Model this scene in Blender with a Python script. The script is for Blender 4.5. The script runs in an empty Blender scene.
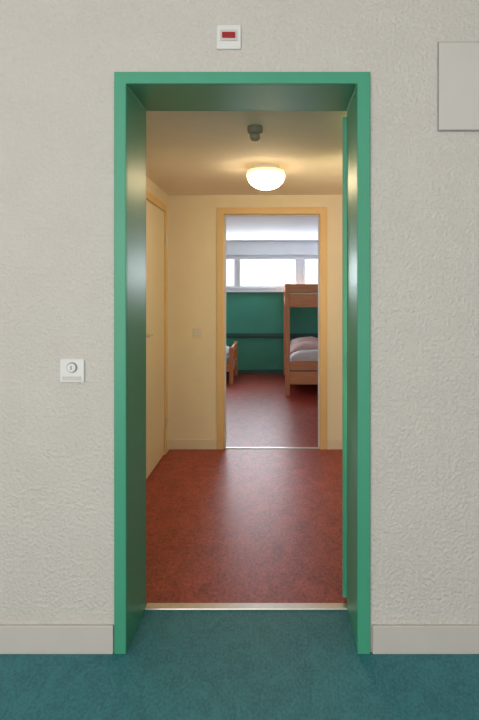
import bpy, bmesh, math
from mathutils import Vector, Matrix, noise

scene = bpy.context.scene
COL = scene.collection
scene.view_settings.view_transform = 'Standard'
scene.view_settings.look = 'None'
W = {}

# ------------------------------------------------------------------ materials
def new_mat(name):
    m = bpy.data.materials.new(name); m.use_nodes = True
    nt = m.node_tree
    return m, nt, nt.nodes['Principled BSDF']

def paint(name, col, rough=0.5, var=0.04, scale=8.0, bump=0.0, bscale=60, bdist=0.01, spec=0.5, metal=0.0, coat=0.0, detail=4):
    m, nt, b = new_mat(name)
    tc = nt.nodes.new('ShaderNodeTexCoord')
    n = nt.nodes.new('ShaderNodeTexNoise'); n.inputs['Scale'].default_value = scale; n.inputs['Detail'].default_value = detail
    nt.links.new(tc.outputs['Object'], n.inputs['Vector'])
    r = nt.nodes.new('ShaderNodeValToRGB')
    r.color_ramp.elements[0].position = 0.3; r.color_ramp.elements[1].position = 0.7
    r.color_ramp.elements[0].color = (*[max(0, c*(1-var)) for c in col], 1)
    r.color_ramp.elements[1].color = (*[min(1, c*(1+var)) for c in col], 1)
    nt.links.new(n.outputs['Fac'], r.inputs['Fac'])
    nt.links.new(r.outputs['Color'], b.inputs['Base Color'])
    b.inputs['Roughness'].default_value = rough
    b.inputs['Specular IOR Level'].default_value = spec
    b.inputs['Metallic'].default_value = metal
    b.inputs['Coat Weight'].default_value = coat
    b.inputs['Coat Roughness'].default_value = 0.15
    if bump > 0:
        n2 = nt.nodes.new('ShaderNodeTexNoise'); n2.inputs['Scale'].default_value = bscale
        n2.inputs['Detail'].default_value = 2.5; n2.inputs['Distortion'].default_value = 0.1
        nt.links.new(tc.outputs['Object'], n2.inputs['Vector'])
        r2 = nt.nodes.new('ShaderNodeValToRGB')
        r2.color_ramp.elements[0].position = 0.36; r2.color_ramp.elements[1].position = 0.72
        r2.color_ramp.interpolation = 'EASE'
        nt.links.new(n2.outputs['Fac'], r2.inputs['Fac'])
        bp = nt.nodes.new('ShaderNodeBump'); bp.inputs['Strength'].default_value = bump
        bp.inputs['Distance'].default_value = bdist
        nt.links.new(r2.outputs['Color'], bp.inputs['Height'])
        nt.links.new(bp.outputs['Normal'], b.inputs['Normal'])
    return m

def lino(name, a, bcol, rough, fine=90, coarse=9, spread=0.12, spec=0.5):
    m, nt, b = new_mat(name)
    tc = nt.nodes.new('ShaderNodeTexCoord')
    mp = nt.nodes.new('ShaderNodeMapping'); mp.inputs['Scale'].default_value = (1.0, 0.55, 1.0)
    nt.links.new(tc.outputs['Object'], mp.inputs['Vector'])
    n1 = nt.nodes.new('ShaderNodeTexNoise'); n1.inputs['Scale'].default_value = fine; n1.inputs['Detail'].default_value = 4
    n2 = nt.nodes.new('ShaderNodeTexNoise'); n2.inputs['Scale'].default_value = coarse; n2.inputs['Detail'].default_value = 7
    n2.inputs['Distortion'].default_value = 1.2; n2.inputs['Roughness'].default_value = 0.7
    nt.links.new(mp.outputs['Vector'], n1.inputs['Vector']); nt.links.new(mp.outputs['Vector'], n2.inputs['Vector'])
    mx = nt.nodes.new('ShaderNodeMath'); mx.operation = 'ADD'
    nt.links.new(n1.outputs['Fac'], mx.inputs[0]); nt.links.new(n2.outputs['Fac'], mx.inputs[1])
    h = nt.nodes.new('ShaderNodeMath'); h.operation = 'MULTIPLY'; h.inputs[1].default_value = 0.5
    nt.links.new(mx.outputs[0], h.inputs[0])
    r = nt.nodes.new('ShaderNodeValToRGB')
    r.color_ramp.elements[0].position = 0.5-spread; r.color_ramp.elements[1].position = 0.5+spread
    r.color_ramp.elements[0].color = (*a, 1); r.color_ramp.elements[1].color = (*bcol, 1)
    nt.links.new(h.outputs[0], r.inputs['Fac']); nt.links.new(r.outputs['Color'], b.inputs['Base Color'])
    b.inputs['Roughness'].default_value = rough
    b.inputs['Specular IOR Level'].default_value = spec
    bp = nt.nodes.new('ShaderNodeBump'); bp.inputs['Strength'].default_value = 0.10; bp.inputs['Distance'].default_value = 0.002
    nt.links.new(n1.outputs['Fac'], bp.inputs['Height']); nt.links.new(bp.outputs['Normal'], b.inputs['Normal'])
    return m

def wood(name, a, c, axis='X', rough=0.45):
    m, nt, b = new_mat(name)
    tc = nt.nodes.new('ShaderNodeTexCoord')
    mp = nt.nodes.new('ShaderNodeMapping')
    s = {'X': (1.5, 22, 22), 'Y': (22, 1.5, 22), 'Z': (22, 22, 1.5)}[axis]
    mp.inputs['Scale'].default_value = s
    nt.links.new(tc.outputs['Object'], mp.inputs['Vector'])
    n = nt.nodes.new('ShaderNodeTexNoise'); n.inputs['Scale'].default_value = 2.0; n.inputs['Detail'].default_value = 5
    n.inputs['Distortion'].default_value = 0.7
    nt.links.new(mp.outputs['Vector'], n.inputs['Vector'])
    r = nt.nodes.new('ShaderNodeValToRGB')
    r.color_ramp.elements[0].position = 0.3; r.color_ramp.elements[1].position = 0.7
    r.color_ramp.elements[0].color = (*a, 1); r.color_ramp.elements[1].color = (*c, 1)
    nt.links.new(n.outputs['Fac'], r.inputs['Fac']); nt.links.new(r.outputs['Color'], b.inputs['Base Color'])
    b.inputs['Roughness'].default_value = rough
    return m

M_stucco = paint('stucco_wall', (0.63, 0.585, 0.53), 0.8, 0.02, 5, bump=0.55, bscale=84, bdist=0.0055, spec=0.25)
M_cor = paint('corridor_wall', (0.88, 0.765, 0.59), 0.7, 0.02, 5, bump=0.2, bscale=80, bdist=0.003, spec=0.3)
M_ceil = paint('ceiling_paint', (0.89, 0.80, 0.70), 0.8, 0.02, 5, bump=0.2, bscale=90, bdist=0.003, spec=0.3)
M_white = paint('room_white', (0.76, 0.775, 0.80), 0.7, 0.02, 5)
M_greenwall = paint('green_wall', (0.060, 0.35, 0.25), 0.6, 0.06, 3)
M_green = paint('green_enamel', (0.058, 0.33, 0.195), 0.42, 0.03, 3, spec=0.4)
M_greendark = paint('green_rail', (0.015, 0.10, 0.09), 0.4)
M_yellow = paint('yellow_frame', (0.80, 0.55, 0.26), 0.45, 0.03, 4)
M_creamdoor = paint('cream_door', (0.88, 0.765, 0.56), 0.45, 0.02, 3)
M_base = paint('baseboard_paint', (0.57, 0.53, 0.48), 0.5, 0.02, 5)
M_basecor = paint('baseboard_corridor', (0.82, 0.71, 0.56), 0.5, 0.02, 5)
M_plastic = paint('white_plastic', (0.74, 0.73, 0.70), 0.35, 0.01, 5)
M_hatch = paint('hatch_paint', (0.61, 0.57, 0.52), 0.55, 0.02, 5)
M_dark = paint('dark_gap', (0.03, 0.03, 0.03), 0.6)
M_grey = paint('grey_plastic', (0.28, 0.27, 0.26), 0.45)
M_red = paint('red_lens', (0.36, 0.015, 0.02), 0.2)
M_metal = paint('aluminium', (0.72, 0.70, 0.66), 0.32, 0.05, 40, metal=0.9)
M_olive = paint('olive_plastic', (0.22, 0.21, 0.14), 0.45)
M_redlino = lino('red_linoleum', (0.20, 0.024, 0.017), (0.50, 0.082, 0.056), 0.38, fine=75, coarse=12, spread=0.11, spec=0.35)
M_teal = lino('teal_floor', (0.020, 0.140, 0.170), (0.042, 0.225, 0.255), 0.6, fine=110, coarse=12, spread=0.10)
M_woodX = wood('beech_across', (0.55, 0.23, 0.10), (0.72, 0.35, 0.17), 'X')
M_woodY = wood('beech_along', (0.55, 0.23, 0.10), (0.72, 0.35, 0.17), 'Y')
M_woodZ = wood('beech_upright', (0.52, 0.21, 0.09), (0.68, 0.32, 0.15), 'Z')
M_sheet = paint('bed_linen', (0.72, 0.72, 0.76), 0.85, 0.05, 9)
M_pink = paint('pillow_linen', (0.66, 0.46, 0.42), 0.85, 0.08, 12)
M_matt = paint('mattress_ticking', (0.35, 0.38, 0.48), 0.85, 0.05, 9)

m, nt, b = new_mat('opal_glass')
b.inputs['Base Color'].default_value = (0.9, 0.85, 0.7, 1)
tcn = nt.nodes.new('ShaderNodeTexCoord'); sp = nt.nodes.new('ShaderNodeSeparateXYZ')
nt.links.new(tcn.outputs['Generated'], sp.inputs[0])
rr = nt.nodes.new('ShaderNodeValToRGB')
rr.color_ramp.elements[0].color = (1.0, 0.77, 0.46, 1); rr.color_ramp.elements[0].position = 0.40
rr.color_ramp.elements[1].color = (0.03, 0.021, 0.010, 1); rr.color_ramp.elements[1].position = 0.86
nt.links.new(sp.outputs['Z'], rr.inputs['Fac'])
nt.links.new(rr.outputs['Color'], b.inputs['Emission Color'])
b.inputs['Emission Strength'].default_value = 36.0
M_opal = m
m, nt, b = new_mat('window_glass')
nt.nodes.remove(b)
tr = nt.nodes.new('ShaderNodeBsdfTransparent'); gl = nt.nodes.new('ShaderNodeBsdfGlossy'); gl.inputs['Roughness'].default_value = 0.02
mi = nt.nodes.new('ShaderNodeMixShader'); mi.inputs[0].default_value = 0.05
nt.links.new(tr.outputs[0], mi.inputs[1]); nt.links.new(gl.outputs[0], mi.inputs[2])
nt.links.new(mi.outputs[0], nt.nodes['Material Output'].inputs['Surface'])
M_glass = m

# ------------------------------------------------------------------ builders
def finish(name, bm, mats, parent=None, label=None, category=None, kind=None, bevel=0.0, smooth=False, group=None, origin=None):
    if not isinstance(mats, (list, tuple)): mats = [mats]
    xs = [v.co for v in bm.verts]
    mn = Vector((min(v.x for v in xs), min(v.y for v in xs), min(v.z for v in xs)))
    mxx = Vector((max(v.x for v in xs), max(v.y for v in xs), max(v.z for v in xs)))
    o = Vector(((mn.x+mxx.x)/2, (mn.y+mxx.y)/2, mn.z)) if origin is None else Vector(origin)
    bmesh.ops.translate(bm, verts=bm.verts, vec=-o)
    bmesh.ops.recalc_face_normals(bm, faces=bm.faces)
    me = bpy.data.meshes.new(name); bm.to_mesh(me); bm.free()
    for mt in mats: me.materials.append(mt)
    if smooth:
        for p in me.polygons: p.use_smooth = True
    ob = bpy.data.objects.new(name, me); COL.objects.link(ob)
    ob.location = o; W[ob.name] = o
    if parent is not None:
        ob.parent = parent; ob.matrix_parent_inverse = Matrix.Translation(-W[parent.name])
    if bevel > 0:
        md = ob.modifiers.new('bevel', 'BEVEL'); md.width = bevel; md.segments = 2; md.limit_method = 'ANGLE'
    if label: ob['label'] = label
    if category: ob['category'] = category
    if kind: ob['kind'] = kind
    if group: ob['group'] = group
    return ob

def addbox(bm, x0, x1, y0, y1, z0, z1, mi=0):
    r = bmesh.ops.create_cube(bm, size=1.0)
    for v in r['verts']:
        v.co = Vector(((x0+x1)/2 + v.co.x*(x1-x0), (y0+y1)/2 + v.co.y*(y1-y0), (z0+z1)/2 + v.co.z*(z1-z0)))
    fs = set(f for v in r['verts'] for f in v.link_faces)
    for f in fs: f.material_index = mi
    return r['verts']

def boxes(name, bl, mats, **kw):
    bm = bmesh.new()
    for q in bl: addbox(bm, *q)
    return finish(name, bm, mats, **kw)

def addcyl(bm, c, r1, r2, depth, axis='Z', seg=32, mi=0):
    r = bmesh.ops.create_cone(bm, cap_ends=True, segments=seg, radius1=r1, radius2=r2, depth=depth)
    if axis == 'Y': rot = Matrix.Rotation(math.pi/2, 3, 'X')
    elif axis == 'X': rot = Matrix.Rotation(math.pi/2, 3, 'Y')
    else: rot = Matrix.Identity(3)
    for v in r['verts']: v.co = rot @ v.co + Vector(c)
    for f in set(f for v in r['verts'] for f in v.link_faces): f.material_index = mi
    return r['verts']

def lathe(bm, prof, c, seg=40, mi=0):
    rings = []
    for (r, z) in prof:
        if r < 1e-6: rings.append([bm.verts.new((c[0], c[1], c[2]+z))])
        else: rings.append([bm.verts.new((c[0]+r*math.cos(2*math.pi*i/seg), c[1]+r*math.sin(2*math.pi*i/seg), c[2]+z)) for i in range(seg)])
    for a, b_ in zip(rings, rings[1:]):
        for i in range(seg):
            j = (i+1) % seg
            if len(a) == 1: f = bm.faces.new((a[0], b_[i], b_[j]))
            elif len(b_) == 1: f = bm.faces.new((a[i], a[j], b_[0]))
            else: f = bm.faces.new((a[i], a[j], b_[j], b_[i]))
            f.material_index = mi

def empty(name, loc, label=None, category=None, kind=None, group=None):
    ob = bpy.data.objects.new(name, None); COL.objects.link(ob); ob.location = loc; ob.empty_display_size = 0.1
    W[ob.name] = Vector(loc)
    if label: ob['label'] = label
    if category: ob['category'] = category
    if kind: ob['kind'] = kind
    if group: ob['group'] = group
    return ob

def soft(name, x0, x1, y0, y1, z0, z1, mat, amp=0.02, fr=6, **kw):
    bm = bmesh.new()
    bmesh.ops.create_cube(bm, size=2.0)
    bmesh.ops.subdivide_edges(bm, edges=bm.edges[:], cuts=15, use_grid_fill=True)
    hx, hy, hz = (x1-x0)/2, (y1-y0)/2, (z1-z0)/2
    cx, cy, cz = (x0+x1)/2, (y0+y1)/2, (z0+z1)/2
    for v in bm.verts:
        x, y, z = v.co
        if z <= -0.99:
            v.co = Vector((cx + x*hx*0.96, cy + y*hy*0.96, z0)); continue
        e = max(0, (1-abs(x)**4)*(1-abs(y)**4))
        top = 0.35 + 0.65*e**0.5
        p = Vector((cx + x*hx*0.98, cy + y*hy*0.98, z0 + (z+1)*hz*top))
        p.z = max(z0+0.004, p.z + amp*noise.noise(p*fr)*(z+1)/2)
        v.co = p
    return finish(name, bm, mat, smooth=True, **kw)

S = 'structure'
# ------------------------------------------------------------------ room shell
FW_T = 0.30; XL, XR = -2.4, 2.6
OX0, OX1, OZ = -0.578, 0.324, 2.077
boxes('wall_front', [(XL, OX0, 0, FW_T, 0, 2.75), (OX1, XR, 0, FW_T, 0, 2.75), (OX0, OX1, 0, FW_T, OZ, 2.75)], M_stucco,
      kind=S, label='off-white roughcast plaster wall around the green doorway', origin=(0, 0, 0))
boxes('floor', [(XL, XR, -4.2, 0.30, -0.08, 0.0)], M_teal, kind=S, label='teal mottled linoleum floor before the doorway', origin=(0, 0, 0))
boxes('floor', [(-1.01, 0.72, 0.30, 2.83, -0.08, 0.0)], M_redlino, kind=S, label='red marbled linoleum floor of the small corridor', origin=(0, 0, 0))
boxes('floor', [(-2.5, 1.7, 2.83, 7.24, -0.08, 0.0)], M_redlino, kind=S, label='red marbled linoleum floor of the bedroom', origin=(0, 0, 0))
boxes('ceiling', [(XL, XR, -4.2, 0.30, 2.75, 2.83)], M_white, kind=S, label='white ceiling of the front room', origin=(0, 0, 0))
boxes('wall_left', [(XL-0.1, XL, -4.2, 0.30, 0, 2.75)], M_stucco, kind=S, label='off-white plaster side wall of the front room', origin=(0, 0, 0))
boxes('wall_right', [(XR, XR+0.1, -4.2, 0.30, 0, 2.75)], M_stucco, kind=S, label='off-white plaster side wall of the front room', origin=(0, 0, 0))
CZ = 2.09
boxes('ceiling', [(-1.01, 0.72, 0.30, 2.875, CZ, CZ+0.08)], M_ceil, kind=S, label='cream painted corridor ceiling', origin=(0, 0, 0))
boxes('ceiling', [(-2.5, 1.7, 2.875, 7.24, CZ, CZ+0.08)], M_white, kind=S, label='white bedroom ceiling', origin=(0, 0, 0))
CL = -0.905
boxes('wall_corridor_left', [(CL-0.1, CL, 0.30, 1.72, 0, CZ), (CL-0.1, CL, 2.63, 2.775, 0, CZ), (CL-0.1, CL, 1.72, 2.63, 1.955, CZ)], M_cor,
      kind=S, label='cream corridor wall holding a closed door', origin=(0, 0, 0))
boxes('wall_corridor_right', [(0.62, 0.72, 0.30, 2.775, 0, CZ)], M_cor, kind=S, label='cream corridor wall behind the open green door', origin=(0, 0, 0))
boxes('wall_corridor_back', [(-2.5, -0.49, 2.775, 2.875, 0, CZ), (0.391, 1.7, 2.775, 2.875, 0, CZ), (-0.49, 0.391, 2.775, 2.875, 1.975, CZ)], M_cor,
      kind=S, label='cream wall with the yellow framed bedroom doorway', origin=(0, 0, 0))
BY = 7.24
WZ0, WZ1 = 1.31, 1.87
WX0, WX1 = -1.5, 1.3
boxes('wall_back', [(-2.5, 1.7, BY, BY+0.22, 0, WZ0, 0), (-2.5, WX0, BY, BY+0.22, WZ0, WZ1, 1), (WX1, 1.7, BY, BY+0.22, WZ0, WZ1, 1),
                    (-2.5, 1.7, BY, BY+0.22, WZ1, CZ, 1)], [M_greenwall, M_white], kind=S, label='bedroom end wall, green below and white above the window', origin=(0, 0, 0))
boxes('wall_bedroom_left', [(-2.6, -2.5, 2.875, BY, 0, CZ)], M_white, kind=S, label='white bedroom side wall', origin=(0, 0, 0))
boxes('wall_bedroom_right', [(1.7, 1.8, 2.875, BY, 0, CZ)], M_white, kind=S, label='white bedroom side wall', origin=(0, 0, 0))

# baseboards
boxes('baseboard_left', [(XL, -0.590, -0.014, 0, 0, 0.101)], M_base, kind=S, label='off-white painted baseboard', bevel=0.003)
boxes('baseboard_right', [(0.338, XR, -0.014, 0, 0, 0.101)], M_base, kind=S, label='off-white painted baseboard', bevel=0.003)
boxes('baseboard_corridor_back', [(CL+0.014, -0.504, 2.761, 2.775, 0, 0.08), (0.405, 0.606, 2.761, 2.775, 0, 0.08)], M_basecor, kind=S, label='cream baseboard in the corridor', bevel=0.002)
boxes('baseboard_corridor_left', [(CL, CL+0.014, 0.30, 1.66, 0, 0.08), (CL, CL+0.014, 2.69, 2.775, 0, 0.08)], M_basecor, kind=S, label='cream baseboard in the corridor', bevel=0.002)
boxes('baseboard_corridor_right', [(0.606, 0.62, 0.30, 2.775, 0, 0.08)], M_basecor, kind=S, label='cream baseboard in the corridor', bevel=0.002)
boxes('baseboard_back', [(-2.5, 1.7, BY-0.014, BY, 0, 0.07)], M_greendark, kind=S, label='dark green baseboard under the window wall', bevel=0.002)
# dark green rail on the window wall
boxes('trim_1', [(-2.5, 1.7, BY-0.035, BY, 0.585, 0.64), (-2.5, 1.7, BY-0.015, BY, 0.565, 0.585)], M_greendark, kind=S, label='dark green wall rail below the window', bevel=0.004)
# thresholds
boxes('trim_2', [(-0.5436, 0.284, 0.283, 0.330, 0.0, 0.006)], M_metal, kind=S, label='aluminium threshold strip between teal and red floor', bevel=0.002)
boxes('trim_3', [(-0.444, 0.345, 2.785, 2.815, 0.0, 0.006)], M_metal, kind=S, label='aluminium threshold strip at the bedroom doorway', bevel=0.002)

# ------------------------------------------------------------------ door_1 green
d1 = empty('door_1', (-0.13, 0.15, 0), label='green enamelled door frame with its leaf swung open', kind=S)
bm = bmesh.new()
ix0, ix1, ox0, ox1, iz, oz = -0.5436, 0.284, -0.587, 0.331, 2.042, 2.085
def uring(bm, ix0, ix1, ox0, ox1, iz, oz, y0, y1):
    P = [(ox0, 0), (ox0, oz), (ox1, oz), (ox1, 0), (ix1, 0), (ix1, iz), (ix0, iz), (ix0, 0)]
    a = [bm.verts.new((x, y0, z)) for x, z in P]; b_ = [bm.verts.new((x, y1, z)) for x, z in P]
    for q in ((0, 1, 6, 7), (1, 2, 5, 6), (2, 3, 4, 5)):
        bm.faces.new([a[i] for i in q]); bm.faces.new([b_[i] for i in reversed(q)])
    for i in range(8):
        j = (i+1) % 8
        bm.faces.new((a[i], b_[i], b_[j], a[j]))
uring(bm, ix0, ix1, ox0, ox1, iz, oz, -0.014, 0.0)
uring(bm, ix0, ix1, OX0, OX1, iz, OZ, 0.0, 0.30)
finish('frame', bm, M_green, parent=d1, bevel=0.003)
bm = bmesh.new()
uring(bm, ix0+0.0, ix1-0.0, ix0-0.02, ix1+0.02, iz-0.0, iz+0.02, 0.300, 0.315)
finish('door_stop', bm, M_green, parent=d1, bevel=0.002)
# open leaf
ang = math.radians(9.0)
lf = boxes('leaf', [(0, 0.04, 0, 0.84, 0, 2.0)], M_green, origin=(0, 0, 0), bevel=0.002)
lf.location = (0.268, 0.335, 0.025); W[lf.name] = Vector(lf.location)
lf.rotation_euler = (0, 0, -ang)
lf.parent = d1; lf.matrix_parent_inverse = Matrix.Translation(-W['door_1'])
for z in (0.28, 1.0, 1.75):
    bm = bmesh.new(); addcyl(bm, (0.312, 0.326, z), 0.008, 0.008, 0.11)
    finish('hinge', bm, M_metal, parent=d1, smooth=False, label='steel hinge')

# ------------------------------------------------------------------ door_2 yellow frame to bedroom
d2 = empty('door_2', (-0.05, 2.82, 0), label='cream-yellow door frame around the open bedroom doorway', kind=S)
bm = bmesh.new()
uring(bm, -0.444, 0.345, -0.502, 0.403, 1.933, 1.985, 2.760, 2.775)
uring(bm, -0.444, 0.345, -0.49, 0.391, 1.933, 1.975, 2.775, 2.875)
uring(bm, -0.444, 0.345, -0.502, 0.403, 1.933, 1.985, 2.875, 2.890)
finish('frame', bm, M_yellow, parent=d2, bevel=0.002)
bm = bmesh.new()
uring(bm, -0.434, 0.335, -0.444, 0.345, 1.923, 1.933, 2.82, 2.875)
finish('door_stop', bm, M_white, parent=d2, label='pale inner stop of the frame')

# ------------------------------------------------------------------ door_3 closed on corridor side
d3 = empty('door_3', (CL, 2.17, 0), label='cream flush door closed in the corridor wall', kind=S)
bm = bmesh.new()
uring(bm, 1.755, 2.595, 1.695, 2.655, 1.93, 1.985, 0, 0.014)
for v in bm.verts: v.co = Vector((CL + v.co.y, v.co.x, v.co.z))
addbox(bm, CL-0.1, CL, 1.72, 1.755, 0, 1.955); addbox(bm, CL-0.1, CL, 2.595, 2.63, 0, 1.955); addbox(bm, CL-0.1, CL, 1.755, 2.595, 1.93, 1.955)
finish('frame', bm, M_yellow, parent=d3, bevel=0.002)
boxes('leaf', [(CL-0.04, CL+0.004, 1.758, 2.592, 0.008, 1.927)], M_creamdoor, parent=d3, bevel=0.003)
for z in (0.25, 1.70):
    bm = bmesh.new(); addcyl(bm, (CL+0.018, 2.597, z), 0.008, 0.008, 0.09)
    finish('hinge', bm, M_metal, parent=d3, label='steel hinge')
bm = bmesh.new(); addcyl(bm, (CL+0.008, 1.82, 1.0), 0.022, 0.022, 0.008, 'X'); addcyl(bm, (CL+0.03, 1.82, 1.0), 0.008, 0.008, 0.05, 'X')
addcyl(bm, (CL+0.05, 1.87, 1.0), 0.008, 0.008, 0.12, 'Y')
finish('handle', bm, M_metal, parent=d3, label='steel lever handle')

# ------------------------------------------------------------------ window_1
w1 = empty('window_1', (-0.1, BY+0.1, WZ0), label='wide white ribbon window high in the bedroom wall', kind=S)
fy0, fy1 = BY+0.06, BY+0.12
bl = [(WX0, WX1, fy0, fy1, WZ0, WZ0+0.04), (WX0, WX1, fy0, fy1, WZ1-0.05, WZ1), (WX0, WX0+0.05, fy0, fy1, WZ0, WZ1), (WX1-0.05, WX1, fy0, fy1, WZ0, WZ1)]
for mx, hw in ((-0.64, 0.02), (0.35, 0.05)):
    bl.append((mx-hw, mx+hw, fy0, fy1, WZ0+0.04, WZ1-0.05))
boxes('window_frame', bl, M_white, parent=w1, bevel=0.003)
def sash(x0, x1, wd=0.03):
    z0, z1 = WZ0+0.04, WZ1-0.05
    boxes('sash', [(x0, x0+wd, fy0-0.02, fy1-0.02, z0, z1), (x1-wd, x1, fy0-0.02, fy1-0.02, z0, z1), (x0+wd, x1-wd, fy0-0.02, fy1-0.02, z0, z0+wd), (x0+wd, x1-wd, fy0-0.02, fy1-0.02, z1-wd, z1)], M_white, parent=w1, bevel=0.002)
    boxes('glass_pane', [(x0+wd, x1-wd, fy0+0.02, fy0+0.024, z0+wd, z1-wd)], M_glass, parent=w1)
sash(-1.45, -0.66); sash(-0.62, 0.30); sash(0.40, 1.25)
boxes('window_sill', [(WX0-0.05, WX1+0.05, BY-0.05, BY+0.06, WZ0-0.03, WZ0)], M_white, parent=w1, bevel=0.003)

# ------------------------------------------------------------------ bunk bed
def bunk(x0, x1, y0, y1):
    bb = empty('bunk_bed', ((x0+x1)/2, (y0+y1)/2, 0), label='light beech wooden bunk bed against the green wall', category='bunk bed')
    t = 0.06
    for (px, py) in ((x0, y0), (x1-t, y0), (x0, y1-t), (x1-t, y1-t)):
        boxes('post', [(px, px+t, py, py+t, 0, 1.39)], M_woodZ, parent=bb, bevel=0.006)
    for y in (y0, y1-t):
        boxes('end_board', [(x0+t, x1-t, y+0.012, y+0.045, 1.10, 1.27), (x0+t, x1-t, y+0.012, y+0.045, 1.285, 1.385)], M_woodX, parent=bb, bevel=0.004)
        boxes('end_board', [(x0+t, x1-t, y+0.012, y+0.045, 0.14, 0.30), (x0+t, x1-t, y+0.012, y+0.045, 0.315, 0.43)], M_woodX, parent=bb, bevel=0.004)
    for x in (x0+0.012, x1-0.045):
        for z0, z1 in ((0.18, 0.34), (1.10, 1.22), (1.29, 1.37)):
            boxes('side_rail', [(x, x+0.033, y0+t, y1-t, z0, z1)], M_woodY, parent=bb, bevel=0.004)
    boxes('mattress', [(x0+0.05, x1-0.05, y0+0.065, y1-0.065, 0.27, 0.42)], M_matt, parent=bb, bevel=0.03, label='blue-grey mattress')
    boxes('mattress', [(x0+0.05, x1-0.05, y0+0.065, y1-0.065, 1.14, 1.26)], M_matt, parent=bb, bevel=0.03, label='blue-grey mattress')
    boxes('bed_base', [(x0+0.05, x1-0.05, y0+t, y1-t, 0.24, 0.27)], M_woodY, parent=bb)
    boxes('bed_base', [(x0+0.05, x1-0.05, y0+t, y1-t, 1.11, 1.14)], M_woodY, parent=bb)
bunk(0.087, 0.987, 5.27, 7.16)
soft('duvet', 0.16, 0.93, 5.80, 7.05, 0.42, 0.60, M_pink, 0.07, 5, label='rumpled pale pink duvet on the lower bunk mattress', category='duvet')
soft('pillow', 0.16, 0.66, 5.37, 5.74, 0.42, 0.53, M_sheet, 0.03, 7, label='white pillow on the lower bunk mattress', category='pillow')

# ------------------------------------------------------------------ single bed
def single(x0, x1, y0, y1):
    bb = empty('single_bed', ((x0+x1)/2, (y0+y1)/2, 0), label='low beech wooden single bed with slatted end', category='bed')
    t = 0.055
    for (px, py) in ((x0, y0), (x1-t, y0), (x0, y1-t), (x1-t, y1-t)):
        boxes('leg', [(px, px+t, py, py+t, 0, 0.52)], M_woodZ, parent=bb, bevel=0.005)
    for x in (x0, x1-t):
        bl = [(x+0.01, x+0.045, y0+t, y1-t, 0.44, 0.51), (x+0.01, x+0.045, y0+t, y1-t, 0.18, 0.28)]
        n = 6
        for i in range(n):
            yy = y0+t+(i+0.5)*(y1-y0-2*t)/n
            bl.append((x+0.018, x+0.036, yy-0.02, yy+0.02, 0.28, 0.44))
        boxes('end_board', bl, M_woodY, parent=bb, bevel=0.003)
    for y in (y0+0.01, y1-0.045):
        boxes('side_rail', [(x0+t, x1-t, y, y+0.035, 0.18, 0.31)], M_woodX, parent=bb, bevel=0.004)
    boxes('mattress', [(x0+0.06, x1-0.06, y0+0.05, y1-0.05, 0.24, 0.38)], M_matt, parent=bb, bevel=0.03, label='blue-grey mattress')
single(-2.45, -0.62, 6.15, 7.10)
soft('pillow', -1.15, -0.70, 6.30, 6.95, 0.38, 0.50, M_sheet, 0.02, 7, label='white pillow on the low single bed', category='pillow')

# ------------------------------------------------------------------ ceiling lamp
lx, ly = -0.076, 3.80-2.16
cl = empty('ceiling_lamp', (lx, ly, CZ), label='round opal glass ceiling lamp, lit warm', category='ceiling lamp')
bm = bmesh.new(); lathe(bm, [(0, 0), (0.088, 0), (0.088, -0.028), (0, -0.028)], (lx, ly, CZ)); finish('base', bm, M_plastic, parent=cl, smooth=False)
bm = bmesh.new()
prof = [(0.085, -0.0285)] + [(0.120*math.cos(a), -0.058-0.092*math.sin(a)) for a in [math.radians(k) for k in (-18, -9, 0, 12, 25, 38, 50, 62, 74, 84)]] + [(0, -0.151)]
lathe(bm, prof, (lx, ly, CZ), 48); finish('lamp_shade', bm, M_opal, parent=cl, smooth=True, label='glowing opal glass shade')

# detector
sx, sy = -0.11, 2.88-2.16
sd = empty('motion_sensor', (sx, sy, CZ), label='small grey-olive motion sensor mounted on the corridor ceiling', category='sensor')
bm = bmesh.new(); lathe(bm, [(0, 0), (0.036, 0), (0.038, -0.008), (0.036, -0.028), (0.028, -0.036), (0, -0.036)], (sx, sy, CZ)); finish('base', bm, M_olive, parent=sd, smooth=False, bevel=0.001)
bm = bmesh.new(); lathe(bm, [(0.020, -0.0365), (0.026, -0.044), (0.024, -0.058), (0.016, -0.068), (0, -0.072)], (sx, sy, CZ)); finish('lens', bm, M_olive, parent=sd, smooth=True, label='olive sensor lens')

# ------------------------------------------------------------------ wall fixtures
il = empty('indicator_light', (-0.1765, 0, 2.168), label='square white signal plate with red lens above the doorway', category='signal light')
boxes('plate', [(-0.220, -0.133, -0.010, 0.001, 2.168, 2.254)], M_plastic, parent=il, bevel=0.003)
boxes('bezel', [(-0.207, -0.146, -0.014, -0.0101, 2.196, 2.236)], M_hatch, parent=il, bevel=0.001)
boxes('red_lens', [(-0.200, -0.153, -0.018, -0.0141, 2.205, 2.226)], M_red, parent=il, bevel=0.001)

ap = empty('access_panel', (0.72, 0, 1.876), label='flat off-white metal access panel set in plaster', category='access panel')
boxes('panel_frame', [(0.574, 0.866, -0.006, 0, 1.874, 2.195)], M_grey, parent=ap, bevel=0.001)
boxes('panel_door', [(0.5765, 0.8635, -0.010, -0.0061, 1.878, 2.192)], M_hatch, parent=ap, bevel=0.002)

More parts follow.
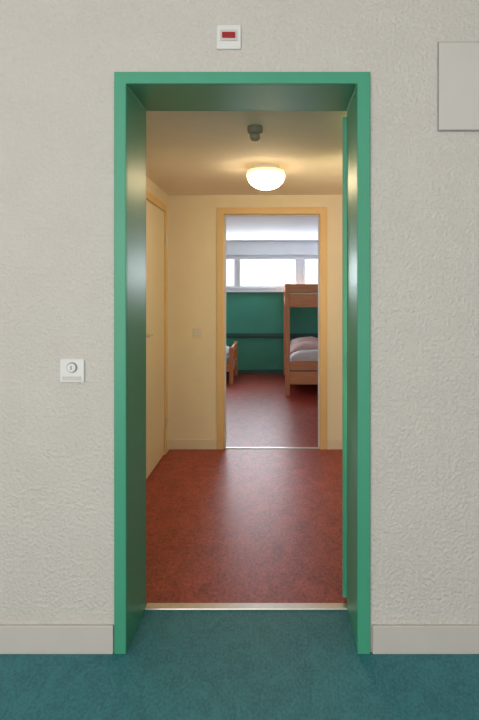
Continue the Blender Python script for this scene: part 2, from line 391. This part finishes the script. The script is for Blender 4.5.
ks = empty('wall_switch', (-0.738, 0, 0.972), label='square white wall switch plate with round key insert', category='switch')
boxes('plate', [(-0.782, -0.695, -0.010, 0, 0.972, 1.056)], M_plastic, parent=ks, bevel=0.003)
bm = bmesh.new(); addcyl(bm, (-0.738, -0.0125, 1.026), 0.019, 0.018, 0.0048, 'Y'); finish('ring', bm, M_grey, parent=ks, label='grey ring')
bm = bmesh.new(); addcyl(bm, (-0.738, -0.0175, 1.026), 0.015, 0.015, 0.005, 'Y'); finish('knob', bm, M_plastic, parent=ks)
boxes('keyhole', [(-0.740, -0.736, -0.0215, -0.0201, 1.019, 1.033)], M_grey, parent=ks, label='dark slot')
boxes('rocker', [(-0.772, -0.705, -0.0130, -0.0101, 0.980, 0.994)], M_hatch, parent=ks, bevel=0.001)

cs = empty('wall_switch', (-0.666, 2.775, 0.915), label='small white light switch on the cream corridor wall', category='switch')
boxes('plate', [(-0.702, -0.630, 2.765, 2.775, 0.915, 0.995)], M_basecor, parent=cs, bevel=0.003)
boxes('rocker', [(-0.685, -0.647, 2.760, 2.7649, 0.935, 0.975)], M_plastic, parent=cs, bevel=0.002)

# ------------------------------------------------------------------ lights
wd = bpy.data.worlds.new('sky'); scene.world = wd; wd.use_nodes = True
bg = wd.node_tree.nodes['Background']; bg.inputs[0].default_value = (0.99, 0.98, 0.98, 1); bg.inputs[1].default_value = 1.35

def area(name, loc, rot, sx, sy, power, col):
    l = bpy.data.lights.new(name, 'AREA'); l.shape = 'RECTANGLE'; l.size = sx; l.size_y = sy; l.energy = power; l.color = col
    o = bpy.data.objects.new(name, l); COL.objects.link(o); o.location = loc; o.rotation_euler = rot
    return o
area('window_daylight', (-0.1, BY+0.30, 1.62), (math.radians(-90), 0, 0), 3.2, 0.9, 200, (0.84, 0.92, 1.0))
area('room_window_light', (-1.2, -4.1, 1.7), (math.radians(90), 0, 0), 2.2, 1.6, 66, (1.0, 0.97, 0.93))
# added warm fill light behind the open leaf, shining up and across the corridor
area('corridor_added_fill', (0.58, 0.78, 1.10), (0, math.radians(108), 0), 1.0, 0.6, 62, (1.0, 0.77, 0.50))

# ------------------------------------------------------------------ camera
cd = bpy.data.cameras.new('camera'); cam = bpy.data.objects.new('camera', cd); COL.objects.link(cam)
cam.location = (0, -2.16, 1.30); cam.rotation_euler = (math.radians(90), 0, 0)
cd.sensor_fit = 'AUTO'; cd.sensor_width = 36; cd.lens = 30.0
cd.shift_x = (239.5-278)/720; cd.shift_y = -(360-291)/720
scene.camera = cam
